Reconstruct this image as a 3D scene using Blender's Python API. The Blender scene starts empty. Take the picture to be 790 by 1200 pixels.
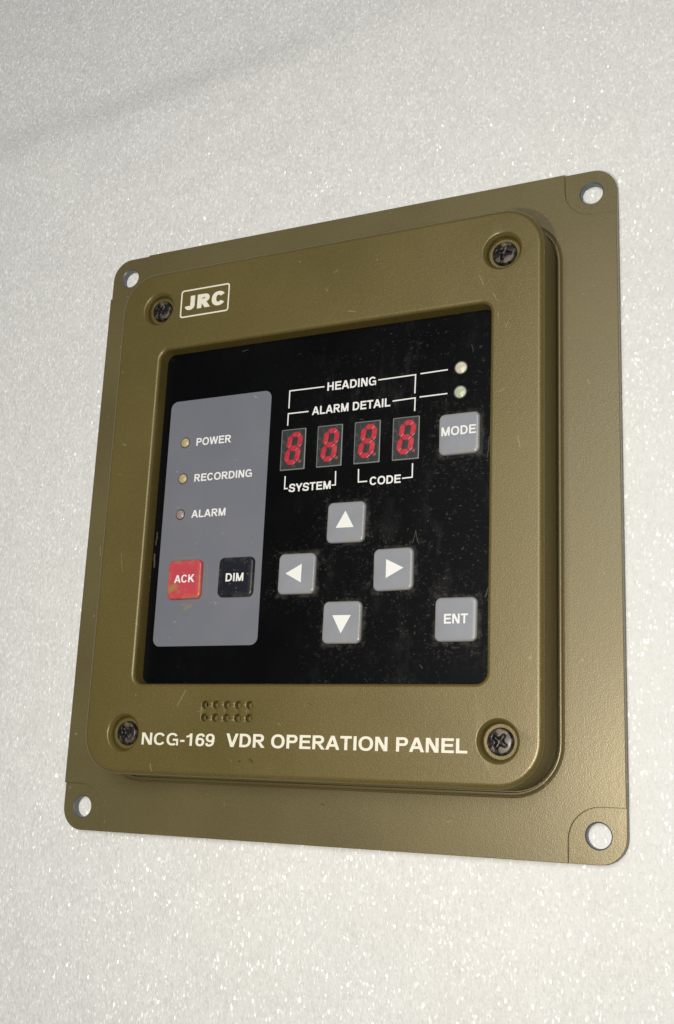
import bpy, bmesh, math, random
import mathutils
from mathutils import Vector, Matrix
random.seed(7)
C = bpy.context.scene
PI = math.pi
MM = 0.001
OX, OY = 55.1, 53.6          # centre of the flange in drawing millimetres (x right, y down)
FOAM_H = -12.6               # height of the foam surface relative to the black face plate

# ---------------------------------------------------------------- camera
def P(x, y, h):              # drawing mm -> world metres
    return Vector(((x - OX) * MM, -(y - OY) * MM, (h - FOAM_H) * MM))
cam_d = bpy.data.cameras.new('camera'); cam = bpy.data.objects.new('camera', cam_d)
C.collection.objects.link(cam); C.camera = cam
R = [[0.9007118971779049, -0.0421556702319185, 0.4323667167456665],
     [-0.06432859372205547, 0.9713649609730903, 0.2287180461255191],
     [-0.42962764146627297, -0.23382260810501215, 0.8722081618667837]]
def cv(v): return Vector((v[0], -v[1], -v[2]))
rx, ry, rz = cv(R[0]), -cv(R[1]), -cv(R[2])
M4 = Matrix((rx, ry, rz)).transposed().to_4x4()
M4.translation = P(206.2, 134.14, 289.5)
cam.matrix_world = M4
cam_d.sensor_fit = 'VERTICAL'; cam_d.sensor_height = 36.0
cam_d.lens = 1337.67 / 1200 * 36
cam_d.clip_start = 0.01; cam_d.clip_end = 20

# ---------------------------------------------------------------- light
C.view_settings.view_transform = 'Standard'; C.view_settings.look = 'None'
C.view_settings.exposure = 0.0; C.view_settings.gamma = 1.0
w = bpy.data.worlds.new('World'); C.world = w; w.use_nodes = True
w.node_tree.nodes['Background'].inputs[0].default_value = (0.93, 0.97, 1.0, 1)
w.node_tree.nodes['Background'].inputs[1].default_value = 0.10
def area(name, loc, target, size, power, col):
    l = bpy.data.lights.new(name, 'AREA'); l.shape = 'DISK'; l.size = size; l.energy = power; l.color = col
    o = bpy.data.objects.new(name, l); C.collection.objects.link(o)
    o.location = loc; o.rotation_euler = (Vector(target) - Vector(loc)).to_track_quat('-Z', 'Y').to_euler()
    return o
area('phone_flash', P(128, 142, 300), P(75, 60, 0), 0.012, 0.57, (1.0, 0.945, 0.85))
area('room_lamp', (0.12, 0.2, 1.4), (0, 0, 0), 1.0, 11.5, (0.97, 0.985, 1.0))

# ---------------------------------------------------------------- materials
def mat(name, col=(.5, .5, .5), rough=.5, metal=0.0, spec=.5):
    m = bpy.data.materials.new(name); m.use_nodes = True
    b = m.node_tree.nodes['Principled BSDF']
    b.inputs['Base Color'].default_value = (*col, 1); b.inputs['Roughness'].default_value = rough
    b.inputs['Metallic'].default_value = metal; b.inputs['Specular IOR Level'].default_value = spec
    return m
class NT:
    def __init__(s, m): s.t = m.node_tree; s.n = s.t.nodes; s.b = s.n['Principled BSDF']; s._co = None
    def link(s, a, b): s.t.links.new(a, b)
    def new(s, typ, **kw):
        n = s.n.new(typ)
        for k, v in kw.items(): setattr(n, k, v)
        return n
    def put(s, sock, v):
        if isinstance(v, bpy.types.NodeSocket): s.link(v, sock)
        else: sock.default_value = v
    @property
    def co(s):
        if s._co is None: s._co = s.new('ShaderNodeTexCoord').outputs['Object']
        return s._co
    def math(s, op, a, b=0.0, c=None):
        n = s.new('ShaderNodeMath', operation=op); s.put(n.inputs[0], a); s.put(n.inputs[1], b)
        if c is not None: s.put(n.inputs[2], c)
        return n.outputs[0]
    def vm(s, op, a, b):
        n = s.new('ShaderNodeVectorMath', operation=op); s.put(n.inputs[0], a); s.put(n.inputs[1], b)
        return n
    def noise(s, scale, detail=3, rough=.5, stretch=None, rot=0):
        n = s.new('ShaderNodeTexNoise'); n.inputs['Scale'].default_value = scale
        n.inputs['Detail'].default_value = detail; n.inputs['Roughness'].default_value = rough
        co = s.co
        if stretch:
            mp = s.new('ShaderNodeMapping'); mp.inputs['Scale'].default_value = stretch
            mp.inputs['Rotation'].default_value = (0, 0, rot); s.link(co, mp.inputs[0]); co = mp.outputs[0]
        s.link(co, n.inputs['Vector']); return n.outputs[0]
    def ramp(s, v, a, b, lo=0.0, hi=1.0, smooth=False):
        n = s.new('ShaderNodeMapRange', interpolation_type='SMOOTHSTEP' if smooth else 'LINEAR'); n.clamp = True
        s.put(n.inputs[0], v)
        for i, x in enumerate((a, b, lo, hi)): n.inputs[1 + i].default_value = x
        return n.outputs[0]
    def mix(s, f, a, b):
        n = s.new('ShaderNodeMix', data_type='RGBA'); s.put(n.inputs[0], f)
        for k, v in ((6, a), (7, b)):
            if isinstance(v, tuple) and len(v) == 3: v = (*v, 1)
            s.put(n.inputs[k], v)
        return n.outputs[2]
    def bump(s, h, strength, dist, normal=None):
        n = s.new('ShaderNodeBump'); s.link(h, n.inputs['Height'])
        n.inputs['Strength'].default_value = strength; n.inputs['Distance'].default_value = dist
        if normal: s.link(normal, n.inputs['Normal'])
        return n.outputs[0]
    def segs(s, L):      # L: (x0,y0,x1,y1,width) in drawing mm; returns a 0..1 mask of short scratches
        sep = s.new('ShaderNodeSeparateXYZ'); wob = s.noise(900, 2)
        s.link(s.co, sep.inputs[0]); X, Y = sep.outputs[0], sep.outputs[1]; out = None
        for x0, y0, x1, y1, wd in L:
            a = P(x0, y0, 0); b = P(x1, y1, 0); d = (b - a); ln = d.length; d /= ln
            px = s.math('SUBTRACT', X, a.x); py = s.math('SUBTRACT', Y, a.y)
            t = s.math('ADD', s.math('MULTIPLY', px, d.x), s.math('MULTIPLY', py, d.y))
            q = s.math('SUBTRACT', s.math('MULTIPLY', py, d.x), s.math('MULTIPLY', px, d.y))
            tc = s.math('MINIMUM', s.math('MAXIMUM', t, 0.0), ln); e = s.math('SUBTRACT', t, tc)
            q = s.math('ADD', q, s.math('MULTIPLY', s.math('SUBTRACT', wob, .5), .0006))
            r = s.math('SQRT', s.math('ADD', s.math('MULTIPLY', e, e), s.math('MULTIPLY', q, q)))
            k = s.ramp(r, wd * MM * .3, wd * MM, 1, 0)
            out = k if out is None else s.math('MAXIMUM', out, k)
        return out

def paint(name, col, scr=None, dark=None):
    m = mat(name, col, .42, spec=.95); t = NT(m); t.b.inputs['Specular Tint'].default_value = (1, .86, .60, 1)
    big = t.noise(28, 4); fine = t.noise(2600, 2, .6); mid = t.noise(700, 2)
    c = t.mix(t.ramp(big, .35, .68), tuple(x * .93 for x in col), tuple(x * 1.07 for x in col))
    fl = t.ramp(fine, .52, .72)                                     # light flecks of the hammered metallic paint
    c = t.mix(t.math('MULTIPLY', fl, .38), c, tuple(min(1, x * 1.7 + .05) for x in col))
    sp = t.ramp(t.noise(420, 2, .5), .735, .76); c = t.mix(t.math('MULTIPLY', sp, .3), c, (.36, .32, .2))
    fr = t.ramp(t.noise(230, 3, .6, (1, 9, 1), .6), .735, .76); c = t.mix(t.math('MULTIPLY', fr, .12), c, (.40, .36, .22))
    if scr: c = t.mix(t.math('MULTIPLY', t.segs(scr), .3), c, (.40, .36, .22))
    if dark: c = t.mix(t.math('MULTIPLY', t.segs(dark), .8), c, (.02, .017, .01))
    t.link(c, t.b.inputs['Base Color'])
    t.link(t.ramp(big, .3, .7, .30, .37), t.b.inputs['Roughness'])
    n1 = t.bump(mid, .07, .00025); n2 = t.bump(fine, .5, .00007, n1)
    t.link(n2, t.b.inputs['Normal'])
    return m
OL = (.108, .081, .020)
m_bezel = paint('olive_hammered_paint', OL,
    [(107.5, -9, 108.6, -6, .22), (111.6, -3, 112.6, -.5, .2), (113, 3, 113.3, 5, .18), (115.4, 8, 116, 6.4, .2), (61, -17.7, 62.4, -18.2, .28),
     (113.6, 26.6, 115, 26.2, .25), (66.5, -4.2, 69, -3.6, .22), (119, 40, 119.6, 43, .3), (16, 113, 18.5, 108.5, .3),
     (-12, 30, -11.2, 30.4, .4), (8, 130, 8.6, 131.8, .35), (50, 117.6, 51, 118.1, .22), (-9, 66, -8, 72, .14)],
    [(38.0, 128.2, 38.5, 128.4, .3), (41.5, 127.6, 42.6, 128.5, .38), (59, 112, 60.5, 112.3, .1)])
m_flange = paint('olive_grey_paint', (.116, .092, .036),
    [(135, 21, 135.3, 22.4, .22), (96, 142, 97, 141.7, .22), (-28, 60, -27.6, 63, .3)], [(58, 139, 59, 139.4, .2)])
m_deep = mat('olive_recess_shade', (.045, .035, .015), .6)  # olive darkened to paint in the shade inside the deep speaker holes

m_black = mat('black_face_film', (.002, .0021, .0025), .33, spec=.07); t = NT(m_black)
zone = t.ramp(t.noise(38, 3, .6), .38, .60)
sp1 = t.ramp(t.noise(900, 4, .75), .615, .70); sp2 = t.ramp(t.noise(520, 3, .7, (1, 2.3, 1), .5), .66, .72)
sepx = t.new('ShaderNodeSeparateXYZ'); t.link(t.co, sepx.inputs[0])
rightish = t.ramp(sepx.outputs[0], -.012, .035, .12, 1)
smear = t.ramp(t.noise(120, 5, .7, (1.6, .7, 1), .25), .52, .72)
dust = t.math('MULTIPLY', t.math('MULTIPLY', t.math('MAXIMUM', sp1, sp2), zone), rightish)
film = t.math('MULTIPLY', t.math('MULTIPLY', smear, zone), rightish)
ringm = None
for kx, ky in ((101.05, 36.5), (101.05, 88.95), (67, 59.95), (67, 89), (51.8, 74.4), (82.25, 74.4)):
    q = P(kx, ky, 0); ax = t.math('ABSOLUTE', t.math('SUBTRACT', sepx.outputs[0], q.x)); ay = t.math('ABSOLUTE', t.math('SUBTRACT', sepx.outputs[1], q.y))
    mx = t.math('MAXIMUM', ax, ay); ringm = mx if ringm is None else t.math('MINIMUM', ringm, mx)
near = t.ramp(t.math('ADD', ringm, t.math('MULTIPLY', t.math('SUBTRACT', t.noise(500, 3, .7), .5), .0022)), .0061, .0073, 1, 0)
near = t.math('MULTIPLY', near, t.ramp(t.noise(260, 4, .7), .44, .60))
wide = t.math('MULTIPLY', t.ramp(ringm, .0062, .0125, 1, 0), t.ramp(t.noise(750, 4, .75), .57, .66))
extra = t.segs([(87.6, 67, 88.4, 63.6, .14), (88.4, 63.6, 89.2, 67, .14), (109, 83, 110, 80, .2), (109.2, 44, 109.6, 38, .14), (-0.2+1, 66, 1, 70, .4), (1.2, 59, 1.0, 63, .25),
                (28, 2, 30, 1.7, .12), (104, 10, 104.6, 12, .12), (90.6, 101, 91.4, 102, .15)])
c = t.mix(t.math('MULTIPLY', film, .10), (.002, .0021, .0025), (.16, .15, .14))
c = t.mix(t.math('MULTIPLY', t.math('MAXIMUM', dust, t.math('MULTIPLY', wide, .6)), .32), c, (.22, .20, .17))
c = t.mix(t.math('MULTIPLY', near, .2), c, (.20, .185, .15))
c = t.mix(t.math('MULTIPLY', extra, .35), c, (.22, .19, .14)); t.link(c, t.b.inputs['Base Color'])
haze = t.noise(45, 3); t.link(t.ramp(haze, .3, .7, .26, .42), t.b.inputs['Roughness'])
t.link(t.bump(t.noise(1500, 2), .08, .00008), t.b.inputs['Normal'])

m_grey = mat('grey_printed_film', (.165, .170, .190), .42, spec=.4); t = NT(m_grey)
c = t.mix(t.ramp(t.noise(60, 4), .35, .7), (.152, .156, .180), (.168, .171, .193))
c = t.mix(t.math('MULTIPLY', t.ramp(t.noise(600, 2), .74, .77), .4), c, (.4, .4, .38))
c = t.mix(t.math('MULTIPLY', t.segs([(13.5, 83.5, 15.5, 82.6, .8), (12, 82.2, 14, 82.4, .35), (34.3, 36.2, 34.5, 36.4, .25), (20.6, 70, 20.8, 80, .18), (22, 82, 24, 81.6, .3), (8, 67.6, 18, 67.8, .2)]), .5), c, (.26, .22, .10))
t.link(c, t.b.inputs['Base Color']); t.link(t.bump(t.noise(1500, 2), .1, .00008), t.b.inputs['Normal'])

def key_mat(name, col, dirt=0.0, dcol=(.3, .25, .12), rough=.3):
    m = mat(name, col, rough, spec=.5); t = NT(m)
    c = t.mix(t.ramp(t.noise(140, 3), .35, .7), tuple(x * .95 for x in col), tuple(x * 1.05 for x in col))
    c = t.mix(t.math('MULTIPLY', t.ramp(t.noise(800, 3, .7), .63, .70), .25), c, (.45, .42, .36))
    if dirt:
        # grime gathered along the rim of the cap, where it meets the film
        sp = t.new('ShaderNodeSeparateXYZ'); t.link(t.co, sp.inputs[0])
        e = t.math('MAXIMUM', t.math('ABSOLUTE', sp.outputs[0]), t.math('ABSOLUTE', sp.outputs[1]))
        e = t.ramp(e, .0042, .0058)
        g = t.math('MULTIPLY', t.ramp(t.noise(420, 4, .7), .42, .62), e)
        c = t.mix(t.math('MULTIPLY', g, dirt), c, dcol)
    t.link(c, t.b.inputs['Base Color'])
    return m, t, c
m_key, _, _ = key_mat('grey_key_plastic', (.275, .282, .305), .4, rough=.16)
m_keyblack, _, _ = key_mat('black_key_plastic', (.006, .007, .012), .2, (.22, .18, .11))
m_keyred, t, c = key_mat('red_key_plastic', (.50, .058, .075), .5, (.50, .24, .06))
sp = t.new('ShaderNodeSeparateXYZ'); t.link(t.co, sp.inputs[0])
dx = t.math('ADD', sp.outputs[0], .0038); dy = t.math('ADD', sp.outputs[1], .0026)
r = t.math('SQRT', t.math('ADD', t.math('MULTIPLY', t.math('MULTIPLY', dx, dx), .45), t.math('MULTIPLY', dy, dy)))
r = t.math('ADD', r, t.math('MULTIPLY', t.math('SUBTRACT', t.noise(450, 4, .7), .5), .0085))
c = t.mix(t.ramp(r, .0004, .0018, .75, 0), c, (.34, .22, .07)); t.link(c, t.b.inputs['Base Color'])

m_print = mat('white_printing_ink', (.80, .79, .74), .5, spec=.3)
m_cream = mat('cream_printing_ink', (.80, .76, .62), .5, spec=.3); t = NT(m_cream)
t.link(t.mix(t.ramp(t.noise(900, 3, .7), .60, .70, 0, .45), (.80, .76, .62), (.36, .31, .17)), t.b.inputs['Base Color'])
m_dim = mat('dull_white_line_ink', (.60, .60, .56), .5, spec=.3)
m_disp = mat('smoky_display_window', (.040, .043, .040), .22, spec=.5); t = NT(m_disp)
t.link(t.mix(t.ramp(t.noise(700, 4, .75), .52, .75, 0, .5), (.034, .037, .035), (.15, .15, .135)), t.b.inputs['Base Color'])
m_dispedge = mat('display_window_edge', (.17, .18, .17), .4)
m_seg = mat('red_segment_plastic', (.62, .018, .050), .38); t = NT(m_seg)
t.link(t.mix(t.ramp(t.noise(600, 3, .6), .45, .68), (.44, .013, .030), (.56, .035, .05)), t.b.inputs['Base Color'])
m_dot = mat('unlit_dot_plastic', (.30, .06, .06), .4)
def lens_mat(name, col):
    m = mat(name, col, .14); t = NT(m)
    m.node_tree.nodes['Principled BSDF'].inputs['Subsurface Weight'].default_value = 0
    t.link(t.mix(t.ramp(t.noise(900, 3), .35, .65), tuple(x * .85 for x in col), tuple(min(1, x * 1.15) for x in col)), t.b.inputs['Base Color'])
    return m
m_led_w = lens_mat('milky_lamp_lens', (.62, .56, .43)); m_led_g = lens_mat('greenish_lamp_lens', (.46, .50, .34))
m_led_a = lens_mat('amber_lamp_lens', (.46, .36, .18)); m_led_r = lens_mat('pinkish_grey_lamp_lens', (.30, .235, .20))
m_screw = mat('blackened_steel', (.075, .072, .075), .38, metal=.65); t = NT(m_screw)
g = t.ramp(t.noise(520, 3, .6), .48, .68)
t.link(t.mix(g, (.030, .027, .027), (.17, .135, .095)), t.b.inputs['Base Color'])
t.link(t.ramp(g, 0, 1, .3, .6), t.b.inputs['Roughness']); t.link(t.bump(t.noise(700, 2), .15, .0001), t.b.inputs['Normal'])
m_rim = mat('dark_lamp_rim', (.05, .048, .045), .5)
m_hole = mat('bare_hole_edge', (.16, .17, .185), .4, metal=.5)

# foam: soft off-white sheet whose tiny cells each tilt their own way and glint
m_foam = mat('white_foam', (.74, .735, .70), .55, spec=.35); t = NT(m_foam)
def vor(scale, stretch=(1, 1, 1), rot=0, out='Color'):
    mp = t.new('ShaderNodeMapping'); mp.inputs['Scale'].default_value = stretch; mp.inputs['Rotation'].default_value = (0, 0, rot)
    t.link(t.co, mp.inputs[0]); v = t.new('ShaderNodeTexVoronoi'); v.inputs['Scale'].default_value = scale
    t.link(mp.outputs[0], v.inputs['Vector']); return v
v1 = vor(2100, (1, .55, 1), -.5); v2 = vor(460, (1, .7, 1), -.35)
cell = t.math('ADD', t.math('MULTIPLY', v1.outputs['Distance'], .6), t.math('MULTIPLY', v2.outputs['Distance'], .6))
cl = t.noise(55, 4, .55)
c = t.mix(t.ramp(cl, .3, .7), (.785, .765, .715), (.83, .81, .755))
c = t.mix(t.math('MULTIPLY', t.ramp(t.noise(14, 3), .35, .65), .3), c, (.74, .745, .735))
t.link(c, t.b.inputs['Base Color'])
geo = t.new('ShaderNodeNewGeometry')
def facet(v, amt):
    d = t.vm('SUBTRACT', v.outputs['Color'], (.5, .5, .5)).outputs[0]
    d = t.vm('MULTIPLY', d, (amt, amt, amt * .2)).outputs[0]
    return t.vm('NORMALIZE', t.vm('ADD', geo.outputs['Normal'], d).outputs[0], (0, 0, 0)).outputs[0]
v3 = vor(1800, (1, .5, 1), -.45)
soft = t.bump(t.noise(60, 3), .35, .002, facet(v3, .36))
bn = t.bump(cell, .3, .0005, soft); bn = t.bump(t.noise(1500, 2, .6), .2, .0003, bn); t.link(bn, t.b.inputs['Normal'])
t.b.inputs['Coat Weight'].default_value = .8; t.b.inputs['Coat Roughness'].default_value = .25
t.b.inputs['Coat IOR'].default_value = 1.5
t.link(facet(v1, 1.3), t.b.inputs['Coat Normal'])

# ---------------------------------------------------------------- mesh helpers
def link(name, bm, m, parent=None, origin=None, wn=False, smooth=True, sharp=35):
    if smooth:
        for f in bm.faces: f.smooth = True
        for e in bm.edges:
            if len(e.link_faces) == 2 and e.calc_face_angle(0) > math.radians(sharp): e.smooth = False
    if origin is not None: bmesh.ops.translate(bm, verts=bm.verts, vec=-origin)
    me = bpy.data.meshes.new(name); bm.to_mesh(me); bm.free()
    for mm in (m if isinstance(m, (list, tuple)) else [m]): me.materials.append(mm)
    o = bpy.data.objects.new(name, me); C.collection.objects.link(o)
    if parent is not None: o.parent = parent
    if origin is not None: o.location = origin
    if wn:
        md = o.modifiers.new('weighted', 'WEIGHTED_NORMAL'); md.keep_sharp = True; md.weight = 100
    return o
def rrect(x0, x1, y0, y1, r, n=8):     # clockwise or not does not matter: normals are recalculated
    r = max(r, .01); pts = []
    for cx, cy, a0 in ((x1 - r, y1 - r, 0), (x0 + r, y1 - r, 90), (x0 + r, y0 + r, 180), (x1 - r, y0 + r, 270)):
        for i in range(n + 1):
            a = math.radians(a0 + 90 * i / n); pts.append((cx + r * math.cos(a), cy + r * math.sin(a)))
    return pts
def circ(cx, cy, r, n=32): return [(cx + r * math.cos(2 * PI * i / n), cy + r * math.sin(2 * PI * i / n)) for i in range(n)]
def ring(bm, pts, h): return [bm.verts.new(P(x, y, h)) for x, y in pts]
def bridge(bm, A, B, mi=0):
    n = len(A)
    for i in range(n):
        f = bm.faces.new((A[i], A[(i + 1) % n], B[(i + 1) % n], B[i])); f.material_index = mi
def loft(bm, loops, mi=0):             # loops: [(pts, h), ...]
    rs = [ring(bm, p, h) for p, h in loops]
    for a, b in zip(rs, rs[1:]): bridge(bm, a, b, mi)
    return rs[0], rs[-1]
def fill(bm, rings, mi=0):
    es = []
    for r in rings:
        for i in range(len(r)):
            a, b = r[i], r[(i + 1) % len(r)]
            es.append(bm.edges.get((a, b)) or bm.edges.new((a, b)))
    res = bmesh.ops.triangle_fill(bm, edges=es, use_beauty=True, use_dissolve=False)
    for g in res['geom']:
        if isinstance(g, bmesh.types.BMFace): g.material_index = mi
def cap(bm, r, mi=0):
    f = bm.faces.new(r); f.material_index = mi
def upfix(bm):
    bmesh.ops.recalc_face_normals(bm, faces=bm.faces)
def face_up(bm):                       # for open sheets: make sure the horizontal faces look up
    up = sum(f.normal.z * f.calc_area() for f in bm.faces)
    if up < 0: bmesh.ops.reverse_faces(bm, faces=bm.faces)

# ---------------------------------------------------------------- foam sheet
def foam_z(x, y):                      # metres; sags past a soft crease beyond the panel
    k = y - .171 - .015 * math.sin(x * 5)
    fade = 1 / (1 + math.exp((x + .005) / .022))
    s = 1 / (1 + math.exp(-k / .0035))
    z = -.0045 * s * fade - .08 * max(0, k) * fade
    z += .0007 * math.sin(x * 21 + 1) * math.sin(y * 17 + .6) * min(1, max(0, (max(abs(x) - .088, abs(y) - .097)) / .04))
    return z
bm = bmesh.new(); N = 330; W = .5
V = []
for j in range(N + 1):
    row = []
    for i in range(N + 1):
        x = -W + 2 * W * i / N; y = -W + 2 * W * j / N
        row.append(bm.verts.new((x, y, foam_z(x, y))))
    V.append(row)
for j in range(N):
    for i in range(N): bm.faces.new((V[j][i], V[j][i + 1], V[j + 1][i + 1], V[j + 1][i]))
edge = [V[0][i] for i in range(N)] + [V[j][N] for j in range(N)] + [V[N][i] for i in range(N, 0, -1)] + [V[j][0] for j in range(N, 0, -1)]
low = [bm.verts.new((v.co.x, v.co.y, -.02)) for v in edge]
bridge(bm, edge, low); cap(bm, low); upfix(bm)
o = link('foam_sheet', bm, m_foam); o['kind'] = 'structure'; o['label'] = 'white sparkling packing foam sheet under the panel'

# ---------------------------------------------------------------- the panel
root = bpy.data.objects.new('operation_panel', None); C.collection.objects.link(root)
root.empty_display_size = .05
root['label'] = 'olive metal ship recorder operation panel with black keypad face lying on white foam'
root['category'] = 'control panel'

# flange (mounting plate) with four recessed corner pads
FX0, FX1, FY0, FY1 = -33.4, 143.6, -43.4, 150.6
FH, PADH = -9.5, -10.2
BX0, BX1, BY0, BY1, BR = -17.3, 126.2, -28.6, 133.3, 12.5    # bezel walls
PX, PY, PR, CR = 14.9, 14.2, 8.5, 7.0
bm = bmesh.new()
def corner_pts(kind):   # path of the main plate round the pad at one corner, going counter-clockwise in (x,y)
    out = []
    for i in range(9):
        a = math.radians(90 * i / 8)
        out.append((PX - PR + PR * math.cos(a), PY - PR + PR * math.sin(a)))   # from (PX, PY-PR) to (PX-PR, PY)
    return [(PX, 0)] + out + [(0, PY)]
def place(pts, k):
    r = []
    for x, y in pts:
        if k == 0: r.append((FX0 + x, FY0 + y))
        if k == 1: r.append((FX1 - x, FY0 + y))
        if k == 2: r.append((FX1 - x, FY1 - y))
        if k == 3: r.append((FX0 + x, FY1 - y))
    return r
cp = corner_pts(0)
outline = place(cp, 0)[::-1] + place(cp, 1) + place(cp, 2)[::-1] + place(cp, 3)
def off(d, r=None): return rrect(BX0 - d, BX1 + d, BY0 - d, BY1 + d, BR + d, 12)
top = ring(bm, [p for p in outline], FH)
ch = .22
bot = ring(bm, outline, FOAM_H + .02)
bridge(bm, top, bot)
inner, groove_out = loft(bm, [(off(-.6), FH - 1.2), (off(.35), FH - 1.2), (off(.35), FH + .1), (off(.5), FH + .3), (off(.85), FH + .36), (off(1.15), FH + .22), (off(1.3), FH - .02), (off(1.4), FH - .3), (off(1.65), FH - .3), (off(1.75), FH)])
fill(bm, [top, groove_out])
for k in range(4):
    arc = []
    for i in range(9):
        a = math.radians(180 + 90 * i / 8); arc.append((CR + CR * math.cos(a), CR + CR * math.sin(a)))  # (0,CR)->(CR,0)
    path = place(arc + cp, k)
    e = .03
    pr = ring(bm, path, PADH); pb = ring(bm, path, FOAM_H + .02)
    n = len(path)
    for i in list(range(0, 9)) + [n - 1]:          # walls only along the outside
        bm.faces.new((pr[i], pr[(i + 1) % n], pb[(i + 1) % n], pb[i]))
    hx, hy = place([(7.2, 7.1)], k)[0]
    r0 = ring(bm, circ(hx, hy, 3.55), PADH)
    r1 = ring(bm, circ(hx, hy, 3.2), PADH - .35); r2 = ring(bm, circ(hx, hy, 3.2), FOAM_H + .02)
    fill(bm, [pr, r0]); bridge(bm, r0, r1, 1); bridge(bm, r1, r2, 1)
upfix(bm)
flange = link('mounting_plate', bm, [m_flange, m_hole], root)
# make sure plate faces look up
me = flange.data
md = flange.modifiers.new('edge', 'BEVEL'); md.width = .28 * MM; md.segments = 2; md.limit_method = 'ANGLE'; md.angle_limit = math.radians(60)
md = flange.modifiers.new('weighted', 'WEIGHTED_NORMAL'); md.keep_sharp = True; md.weight = 100

# bezel (raised front housing)
TOP = 4.0
bm = bmesh.new()
FR = 1.75
prof = [(0, -11.8), (0, TOP - FR)]
for i in range(1, 9):
    a = math.radians(90 * i / 8); prof.append((FR * (1 - math.cos(a)), TOP - FR + FR * math.sin(a)))
_, outer = loft(bm, [(rrect(BX0 + d, BX1 - d, BY0 + d, BY1 - d, BR - d, 14), h) for d, h in prof])
WX0, WX1, WY0, WY1 = 0, 110.4, 0, 106.0
prof = [(1.55, TOP)]
for i in range(1, 6):
    a = math.radians(90 * i / 5); prof.append((1.55 - 1.1 * math.sin(a), TOP - 1.1 * (1 - math.cos(a))))
prof += [(.1, .05), (.1, -.6)]
inner, _ = loft(bm, [(rrect(WX0 - d, WX1 + d, WY0 - d, WY1 + d, 2.6 + d, 8), h) for d, h in prof])
SC = [(-2.6, -15.4), (114.1, -15.6), (-2.6, 121.1), (114.1, 121.1)]
holes = []
for cx, cy in SC:
    a, b = loft(bm, [(circ(cx, cy, r, 48), h) for r, h in ((5.95, TOP), (5.75, TOP - .06), (5.5, TOP - .25), (5.05, TOP - .85), (4.9, TOP - 1.15), (4.8, TOP - 1.5), (4.8, 1.6), (4.5, 1.25), (3.0, 1.2))])
    cap(bm, b); holes.append(a)
for j in range(2):
    for i in range(5):
        cx, cy = 25.5 + 3.73 * i, 112.55 + 3.7 * j
        a, b = loft(bm, [(circ(cx, cy, r, 20), h) for r, h in ((1.3, TOP), (1.15, TOP - .1), (1.0, TOP - .4), (.98, TOP - 1.7))])
        if i == 0:
            c0, d0 = loft(bm, [(circ(cx + .1, cy - .1, r, 20), h) for r, h in ((.62, TOP - 1.7), (.62, TOP - 3))], 1); fill(bm, [b, c0]); cap(bm, d0, 1)
        else:
            c0, d0 = loft(bm, [(circ(cx, cy, r, 20), h) for r, h in ((.4, TOP - 1.7), (.33, TOP - 1.25))]); fill(bm, [b, c0]); cap(bm, d0)
        holes.append(a)
fill(bm, [outer, inner] + holes)
upfix(bm)
bez = link('front_housing', bm, [m_bezel, m_deep], root, wn=True)
bez['label'] = 'raised rounded olive housing around the black face'

# screws: heads with a worn cross recess
def screw(cx, cy, rot):
    bm = bmesh.new(); NR, NA = 26, 72; RR = 3.65
    rows = []
    for j in range(1, NR + 1):
        r = RR * j / NR; row = []
        for i in range(NA):
            a = 2 * PI * i / NA; x, y = r * math.cos(a), r * math.sin(a)
            u, v = x * math.cos(rot) + y * math.sin(rot), -x * math.sin(rot) + y * math.cos(rot)
            h = 2.75 - .35 * (r / RR) ** 2 - 1.0 * max(0, (r / RR - .86) / .14) ** 2.2
            def arm(p, q):
                k = 1 / (1 + math.exp((abs(p) - .42) / .07)) * 1 / (1 + math.exp((abs(q) - 2.0) / .12)); return k
            k = max(arm(u, v), arm(v, u)); core = 1 / (1 + math.exp((r - .95) / .1))
            h -= 1.0 * max(k, core) * (1 - .25 * r / RR)
            row.append(bm.verts.new(P(cx + x, cy + y, h)))
        rows.append(row)
    ctr = bm.verts.new(P(cx, cy, 1.55))
    for i in range(NA): bm.faces.new((ctr, rows[0][i], rows[0][(i + 1) % NA]))
    for a, b in zip(rows, rows[1:]): bridge(bm, a, b)
    low = ring(bm, circ(cx, cy, RR, NA), 1.15); bridge(bm, rows[-1], low)
    upfix(bm)
    return link('screw', bm, m_screw, root, origin=P(cx, cy, 1.15), sharp=50)
for (cx, cy), rot in zip(SC, (.5, .25, .9, .6)): screw(cx, cy, rot)

# black face plate
bm = bmesh.new()
a, b = loft(bm, [(rrect(WX0 + .04, WX1 - .04, WY0 + .04, WY1 - .04, 2.6, 8), h) for h in (-.55, 0)]); cap(bm, b)
upfix(bm); face = link('face_plate', bm, m_black, root); face['label'] = 'glossy black face with dust and fine scratches'

# grey printed field
def sheet(name, pts, h, m, parent, th=.05, **kw):
    bm = bmesh.new(); a, b = loft(bm, [(pts, h - th), (pts, h)]); cap(bm, b); upfix(bm)
    return link(name, bm, m, parent, **kw)
gf = sheet('grey_field', rrect(2.8, 39.5, 16.3, 94.9, 2.4, 8), .06, m_grey, face)

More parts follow.
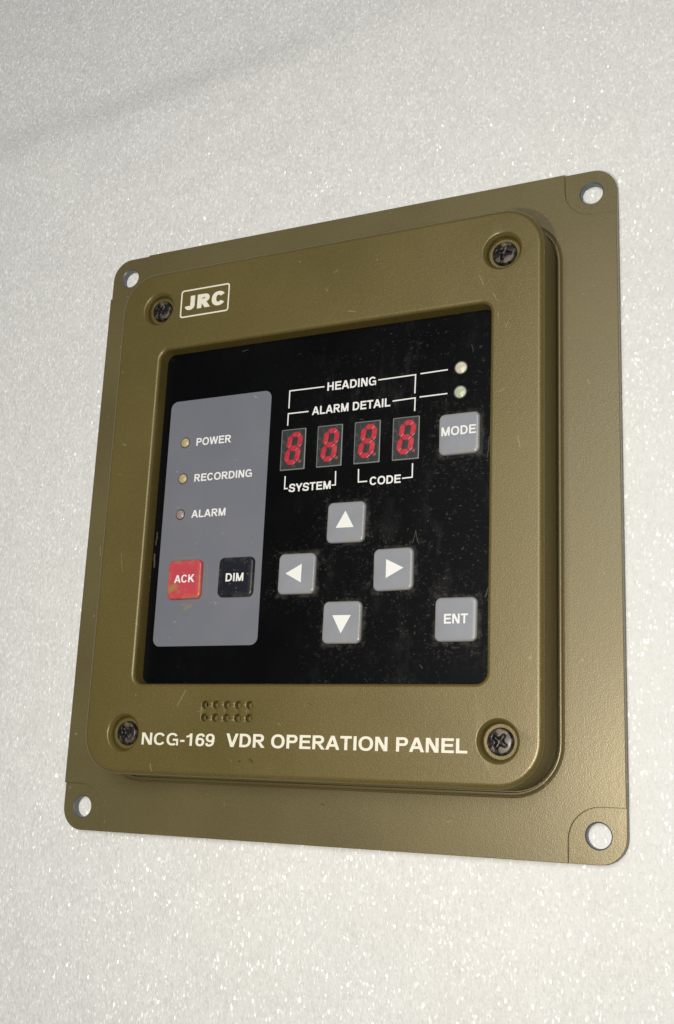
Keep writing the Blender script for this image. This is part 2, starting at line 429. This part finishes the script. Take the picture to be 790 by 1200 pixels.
# lettering
GW = dict(zip('ACDEGHIJKLMNOPRSTVWY169- ', (1.0, 1.0, 1.0, .92, 1.07, 1.0, .39, .78, 1.0, .84, 1.16, 1.0, 1.08, .93, .99, .93, .85, .93, 1.31, .93, .74, .77, .77, .46, .39)))
def arcp(cx, cy, rx, ry, a0, a1, n=22, e=2.25):
    out = []
    for i in range(n + 1):
        a = math.radians(a0 + (a1 - a0) * i / n); c, s_ = math.cos(a), math.sin(a)
        out.append((cx + rx * math.copysign(abs(c) ** (2 / e), c), cy + ry * math.copysign(abs(s_) ** (2 / e), s_)))
    return out
def spl(pts, n=6):
    q = [pts[0]] + list(pts) + [pts[-1]]; out = []
    for i in range(1, len(q) - 2):
        for k in range(n):
            u = k / n; r = []
            for d in (0, 1):
                p0, p1, p2, p3 = (q[i + j][d] for j in (-1, 0, 1, 2))
                r.append(.5 * (2 * p1 + (p2 - p0) * u + (2 * p0 - 5 * p1 + 4 * p2 - p3) * u * u + (3 * p1 - p0 - 3 * p2 + p3) * u ** 3))
            out.append(tuple(r))
    return out + [pts[-1]]
def rib(pts, t, tv=None):              # closed or open ribbon as quads; t across, tv at the horizontal runs
    tv = tv or t; n = len(pts); A, B = [], []
    closed = math.dist(pts[0], pts[-1]) < 1e-6
    for i in range(n):
        p, q = (pts[i - 1] if i else (pts[-2] if closed else pts[0])), (pts[i + 1] if i < n - 1 else (pts[1] if closed else pts[-1]))
        dx, dy = q[0] - p[0], q[1] - p[1]; l = math.hypot(dx, dy) or 1; nx, ny = -dy / l, dx / l
        A.append((pts[i][0] + nx * t / 2, pts[i][1] + ny * tv / 2)); B.append((pts[i][0] - nx * t / 2, pts[i][1] - ny * tv / 2))
    return [[A[i], A[i + 1], B[i + 1], B[i]] for i in range(n - 1)]
def glyph(ch, t):
    v = t * .88; w_ = GW[ch]; m_ = .09; h = t / 2; hv = v / 2
    def rect(x0, y0, x1, y1): return [[(x0, y0), (x1, y0), (x1, y1), (x0, y1)]]
    def dg(xa, ya, xb, yb, wd): return [[(xa - wd / 2, ya), (xa + wd / 2, ya), (xb + wd / 2, yb), (xb - wd / 2, yb)]]
    r = w_ - m_; k = t * 1.08
    if ch == 'A': c = w_ / 2; return [dg(.01 + k / 2, 0, c - k * .05, 1, k), dg(w_ - .01 - k / 2, 0, c + k * .05, 1, k), rect(.26, .22, w_ - .26, .22 + v)]
    if ch == 'C': return [rib(arcp(.51, .5, .45 - h, .515 - hv, 33, 327), t, v)]
    if ch == 'G': return [rib(arcp(.52, .5, .46 - h, .515 - hv, 35, 305), t, v), rect(w_ - .09 - t * .8, 0, w_ - .09, .54), rect(.56, .54 - v, w_ - .1, .54)]
    if ch == 'O': return [rib(arcp(.54, .5, .49 - h, .515 - hv, 0, 360, 36), t, v)]
    if ch == 'D': return [rect(m_, 0, m_ + t, 1), rib([(m_ + t / 2, 1 - hv), (.45, 1 - hv)] + arcp(.45, .5, .49 - h, .5 - hv, 90, -90, 18) + [(m_ + t / 2, hv)], t, v)]
    if ch == 'E': return [rect(m_, 0, m_ + t, 1), rect(m_, 1 - v, w_ - .05, 1), rect(m_, 0, w_ - .04, v), rect(m_, .5 - hv + .02, w_ - .1, .5 + hv + .02)]
    if ch == 'H': return [rect(m_, 0, m_ + t, 1), rect(r - t, 0, r, 1), rect(m_, .5 - hv + .02, r, .5 + hv + .02)]
    if ch == 'I': return [rect(.195 - h, 0, .195 + h, 1)]
    if ch == 'J': return [rib([(w_ - .08 - h, 1), (w_ - .08 - h, .34)] + arcp(w_ / 2 - .02, .32, w_ / 2 - .06 - h, .33 - hv, 0, -172, 14), t, v)]
    if ch == 'K': return [rect(m_, 0, m_ + t, 1), dg(m_ + t * .9, .30, w_ - .04 - k * .6, 1, k * 1.25), dg(w_ - .01 - k * .62, 0, .42, .66, k * 1.25)]
    if ch == 'L': return [rect(m_, 0, m_ + t, 1), rect(m_, 0, w_ - .04, v)]
    if ch == 'M': return [rect(m_, 0, m_ + t * .95, 1), rect(r - t * .95, 0, r, 1), dg(w_ / 2, 0, m_ + k * .52, 1, k), dg(w_ / 2, 0, r - k * .52, 1, k)]
    if ch == 'N': return [rect(m_, 0, m_ + t * .97, 1), rect(r - t * .97, 0, r, 1), dg(r - k * .6, 0, m_ + k * .6, 1, k * 1.15)]
    if ch in 'PR':
        g = [rect(m_, 0, m_ + t, 1), rib([(m_ + h, 1 - hv), (.56, 1 - hv)] + arcp(.56, .70, .31 - h + (.03 if ch == 'R' else 0), .30 - hv, 90, -90, 14) + [(m_ + h, .40 + hv)], t, v)]
        if ch == 'R': g.append(dg(w_ - .01 - k * .6, 0, .50, .45, k * 1.12))
        return g
    if ch == 'S': return [rib(spl([(.80 - .0, .68), (.76, .83), (.62, 1.0 - hv), (.46, 1.015 - hv), (.27, .985 - hv), (.07 + h, .74), (.20, .59), (.46, .51), (.72, .42), (.87 - h, .27), (.70, .02 + hv), (.46, -.015 + hv), (.22, .03 + hv), (.10, .18), (.06 + h, .33)]), t, v)]
    if ch == 'T': return [rect(w_ / 2 - h, 0, w_ / 2 + h, 1), rect(.03, 1 - v, w_ - .03, 1)]
    if ch == 'V': c = w_ / 2; return [dg(c - k * .04, 0, .01 + k / 2, 1, k), dg(c + k * .04, 0, w_ - .01 - k / 2, 1, k)]
    if ch == 'W': return [dg(.37, 0, .01 + k / 2, 1, k * .95), dg(.37, 0, w_ / 2, 1, k * .9), dg(w_ - .37, 0, w_ / 2, 1, k * .9), dg(w_ - .37, 0, w_ - .01 - k / 2, 1, k * .95)]
    if ch == 'Y': c = w_ / 2; return [rect(c - h, 0, c + h, .45), dg(c, .36, .01 + k / 2, 1, k * 1.05), dg(c, .36, w_ - .01 - k / 2, 1, k * 1.05)]
    if ch == '1': return [rect(.34, 0, .34 + t, 1), [[(.07, .66), (.35, .72), (.35, 1), (.30, .9), (.22, .84), (.07, .81)]]]
    if ch in '69':
        g = [rib(arcp(.385, .325, .335 - h, .34 - hv, 0, 360, 30), t, v), rib(spl([(.05 + h, .34), (.06 + h, .60), (.17 + h * .6, .84), (.40, 1.015 - hv), (.58, .95 - hv * .5), (.66, .76)]), t * .97, v)]
        if ch == '9': g = [[[(w_ - x, 1 - y) for x, y in p] for p in s_] for s_ in g]
        return g
    if ch == '-': return [rect(.06, .30, w_ - .06, .30 + v)]
    return []
def text(body, x0, x1, ytop, ybase, h, m, parent, bold=.205, name='lettering', sp=.0, origin=None):
    S, x = [], 0.0                     # S: (stroke number, polygons); strokes that cross sit a few microns apart
    for ch in body:
        for i, st in enumerate(glyph(ch, bold)): S.append((i, [[(x + px, py) for px, py in p] for p in st]))
        x += GW[ch] + sp
    xs = [p[0] for _, st in S for q in st for p in q]; X0, X1 = min(xs), max(xs)
    bm = bmesh.new()
    for i, st in S:
        for q in st:
            vs = [bm.verts.new(P(x0 + (px - X0) / (X1 - X0) * (x1 - x0), ybase + py * (ytop - ybase), h + .006 * i)) for px, py in q]
            bm.faces.new(vs)
    bmesh.ops.remove_doubles(bm, verts=bm.verts, dist=2e-7)
    bm.normal_update()
    for f in bm.faces:
        if f.normal.z < 0: f.normal_flip()
    return link(name, bm, m, parent, origin=origin, smooth=False)
def line(pts, wd, h, m, parent, name='printed_line', origin=None):    # polyline ribbon with mitred corners
    L, Rr = [], []
    for i, p in enumerate(pts):
        p = Vector(p); d0 = (p - Vector(pts[i - 1])).normalized() if i else None
        d1 = (Vector(pts[i + 1]) - p).normalized() if i < len(pts) - 1 else None
        if d0 is None: d0 = d1
        if d1 is None: d1 = d0
        n = Vector((-(d0.y + d1.y), d0.x + d1.x)).normalized(); k = wd / 2 / max(.3, n.dot(Vector((-d0.y, d0.x))))
        L.append(p + n * k); Rr.append(p - n * k)
    bm = bmesh.new()
    a = [bm.verts.new(P(q.x, q.y, h)) for q in L]; b = [bm.verts.new(P(q.x, q.y, h)) for q in Rr]
    for i in range(len(a) - 1): bm.faces.new((a[i], a[i + 1], b[i + 1], b[i]))
    bmesh.ops.recalc_face_normals(bm, faces=bm.faces); face_up(bm)
    return link(name, bm, m, parent, origin=origin, smooth=False)

TH = .05
text('HEADING', 58.6, 74.6, 16.1, 18.75, TH, m_print, face)
text('ALARM DETAIL', 53.8, 79.4, 23.3, 25.9, TH, m_print, face)
text('SYSTEM', 47.2, 61.2, 46.9, 49.35, TH, m_print, face)
text('CODE', 73.7, 83.4, 46.8, 49.25, TH, m_print, face)
LW = .38
for pts in ([(45.8, 22.9), (45.8, 17.3), (57.6, 17.3)], [(75.3, 17.3), (87.1, 17.1), (87.0, 22.8)],
            [(45.7, 28.4), (45.7, 24.6), (52.6, 24.6)], [(80.1, 24.4), (87.15, 24.2), (87.1, 28.2)],
            [(88.6, 17.0), (97.0, 16.8)], [(88.5, 24.1), (97.0, 24.0)],
            [(45.8, 44.3), (45.8, 48.2), (46.9, 48.2)], [(61.5, 48.3), (62.7, 48.3), (62.6, 44.1)],
            [(70.0, 44.1), (70.1, 48.0), (72.9, 48.0)], [(83.8, 48.0), (86.9, 47.9), (86.9, 43.8)]):
    line(pts, LW, TH, m_print, face)
text('POWER', 13.3, 26.0, 29.3, 31.8, .1, m_print, gf)
text('RECORDING', 13.5, 34.2, 41.1, 43.5, .1, m_print, gf)
text('ALARM', 13.4, 25.7, 52.7, 55.1, .1, m_print, gf)
text('NCG-169', 4.4, 29.6, 120.9, 124.4, TOP + .03, m_cream, bez, .185)
text('VDR OPERATION PANEL', 33.5, 106.0, 120.65, 124.4, TOP + .03, m_cream, bez, .205)
# maker's badge
text('JRC', 7.6, 22.4, -18.0, -13.2, TOP + .03, m_cream, bez, .30, name='maker_lettering', sp=.0)
bm = bmesh.new()
o1 = rrect(5.9, 24.2, -20.3, -10.7, 1.0, 5); i1 = rrect(6.4, 23.7, -19.8, -11.2, .6, 5)
a = ring(bm, o1, TOP + .03); b = ring(bm, i1, TOP + .03); bridge(bm, a, b); bmesh.ops.recalc_face_normals(bm, faces=bm.faces); face_up(bm)
link('badge_frame', bm, m_cream, bez, smooth=False)

# keys
def key(cx, cy, m, label, parent, s=12.1, hh=1.15):
    bm = bmesh.new(); hs = s / 2
    prof = [(.0, .0), (.0, hh - .72)] + [(.65 * (1 - math.cos(math.radians(a))), hh - .72 + .70 * math.sin(math.radians(a))) for a in (10, 20, 30, 40, 50, 60, 70, 80)] + [(.9, hh - .01), (1.5, hh)]
    r, b = loft(bm, [(rrect(cx - hs + d, cx + hs - d, cy - hs + d, cy + hs - d, max(.5, 1.7 - d * .8), 8), h) for d, h in prof]); cap(bm, b); upfix(bm)
    k = link('key', bm, m, parent, origin=P(cx, cy, 0), wn=True); k['label'] = label
    k.rotation_euler = (random.uniform(-.006, .006), random.uniform(-.006, .006), random.uniform(-.012, .012))
    return k
def tri(k, cx, cy, pts, h=1.19):
    org = P(cx, cy, 0); bm = bmesh.new(); f = bm.faces.new([bm.verts.new(P(x, y, h)) for x, y in pts]); bm.normal_update(); face_up(bm)
    o = link('arrow_symbol', bm, m_print, k, smooth=False)
    for v in o.data.vertices: v.co -= org
def keytext(k, cx, cy, s, x0, x1, y0, y1, bold=.205):
    o = text(s, x0, x1, y0, y1, 1.19, m_print, k, bold)
    org = P(cx, cy, 0)
    for v in o.data.vertices: v.co -= org
k = key(101.05, 36.5, m_key, 'grey key reading MODE', root); keytext(k, 101.05, 36.5, 'MODE', 95.9, 106.1, 34.4, 37.0)
k = key(101.05, 88.95, m_key, 'grey key reading ENT', root); keytext(k, 101.05, 88.95, 'ENT', 97.8, 104.6, 87.5, 90.15)
k = key(67.0, 59.95, m_key, 'grey key with white arrow pointing up', root); tri(k, 67.0, 59.95, [(66.85, 56.6), (64.0, 61.6), (69.7, 61.6)])
k = key(67.0, 89.0, m_key, 'grey key with white arrow pointing down', root); tri(k, 67.0, 89.0, [(64.1, 87.0), (69.9, 87.0), (67.0, 92.2)])
k = key(51.8, 74.4, m_key, 'grey key with white arrow pointing left', root); tri(k, 51.8, 74.4, [(48.3, 74.3), (53.5, 71.6), (53.5, 77.1)])
k = key(82.25, 74.4, m_key, 'grey key with white arrow pointing right', root); tri(k, 82.25, 74.4, [(80.2, 71.5), (80.2, 76.9), (85.5, 74.2)])
k = key(13.1, 74.6, m_keyred, 'grimy red key reading ACK', root); keytext(k, 13.1, 74.6, 'ACK', 9.6, 16.9, 73.2, 75.6)
k = key(31.2, 74.5, m_keyblack, 'black key reading DIM', root); keytext(k, 31.2, 74.5, 'DIM', 28.0, 34.1, 73.4, 75.9)

# indicator lamps
def lamp(cx, cy, r, m, h0, label, dome=.5):
    bm = bmesh.new()
    L = [(circ(cx, cy, r, 28), h0)]
    for i in range(1, 7):
        a = math.radians(90 * i / 7); L.append((circ(cx, cy, r * math.cos(a), 28), h0 + dome * math.sin(a)))
    a, b = loft(bm, L); cap(bm, b); upfix(bm)
    o = link('indicator_lamp', bm, m, root, origin=P(cx, cy, h0)); o['label'] = label
    bm = bmesh.new(); loft(bm, [(circ(cx, cy, r + .28, 28), h0 + .02), (circ(cx, cy, r + .2, 28), h0 + .1), (circ(cx, cy, r - .05, 28), h0 + .05)]); upfix(bm); face_up(bm)
    q = link('lamp_rim', bm, m_rim, o); q.location = -P(cx, cy, h0)
lamp(101.0, 16.7, 1.75, m_led_w, .02, 'milky round lamp above the MODE key, upper of two')
lamp(100.9, 24.0, 1.75, m_led_g, .02, 'greenish round lamp above the MODE key, lower of two')
lamp(9.1, 30.4, 1.5, m_led_a, .05, 'amber lamp beside POWER')
lamp(9.2, 42.2, 1.5, m_led_a, .05, 'amber lamp beside RECORDING')
lamp(9.3, 53.8, 1.45, m_led_r, .05, 'pinkish grey lamp beside ALARM')

# seven-segment displays, unlit red segments all visible behind smoky windows
def seg_poly(cx, cy, hx, hy, horiz, t_=.8):
    if horiz: return [(cx - hx, cy), (cx - hx + t_, cy - t_), (cx + hx - t_, cy - t_), (cx + hx, cy), (cx + hx - t_, cy + t_), (cx - hx + t_, cy + t_)]
    return [(cx, cy - hy), (cx + t_, cy - hy + t_), (cx + t_, cy + hy - t_), (cx, cy + hy), (cx - t_, cy + hy - t_), (cx - t_, cy - hy + t_)]
for n, lab in enumerate(('leftmost red digit display', 'second red digit display from the left', 'third red digit display from the left', 'rightmost red digit display')):
    x0 = 43.95 + 12.19 * n; y0 = 29.75
    bm = bmesh.new(); x1, y1 = x0 + 8.3, y0 + 12.85
    a, b = loft(bm, [(rrect(x0 + d, x1 - d, y0 + d, y1 - d, .25, 3), h) for d, h in ((0, -.2), (0, .22), (.12, .3))], 1)
    c0 = ring(bm, rrect(x0 + .3, x1 - .3, y0 + .3, y1 - .3, .2, 3), .3); bridge(bm, b, c0, 1); cap(bm, c0, 0); upfix(bm)
    d = link('digit_display', bm, [m_disp, m_dispedge], root, origin=P(x0 + 4.15, y0 + 6.4, 0)); d['label'] = lab
    org = P(x0 + 4.15, y0 + 6.4, 0)
    cx, cy = x0 + 4.35, y0 + 6.15; w2, h2 = 1.75, 2.15; sl = .15
    S = [(0, -2 * h2, 1), (0, 0, 1), (0, 2 * h2, 1), (-w2, -h2, 0), (w2, -h2, 0), (-w2, h2, 0), (w2, h2, 0)]
    for sx, sy, hz in S:
        pts = seg_poly(sx, sy, w2 - .12, h2 - .12, hz)
        pts = [(cx + x - y * sl, cy + y) for x, y in pts]
        inn = [(sum(p[0] for p in pts) / 6 + (x - sum(p[0] for p in pts) / 6) * .86, sum(p[1] for p in pts) / 6 + (y - sum(p[1] for p in pts) / 6) * .86) for x, y in pts]
        bm = bmesh.new(); a, b = loft(bm, [(pts, .29), (pts, .36), (inn, .43)]); cap(bm, b); upfix(bm)
        o = link('segment', bm, m_seg, d, smooth=False)
        for v in o.data.vertices: v.co -= org
    bm = bmesh.new(); a, b = loft(bm, [(circ(cx + 2.35, cy + 4.2, .5, 14), .29), (circ(cx + 2.35, cy + 4.2, .42, 14), .38)]); cap(bm, b); upfix(bm)
    o = link('decimal_point', bm, m_dot, d)
    for v in o.data.vertices: v.co -= org
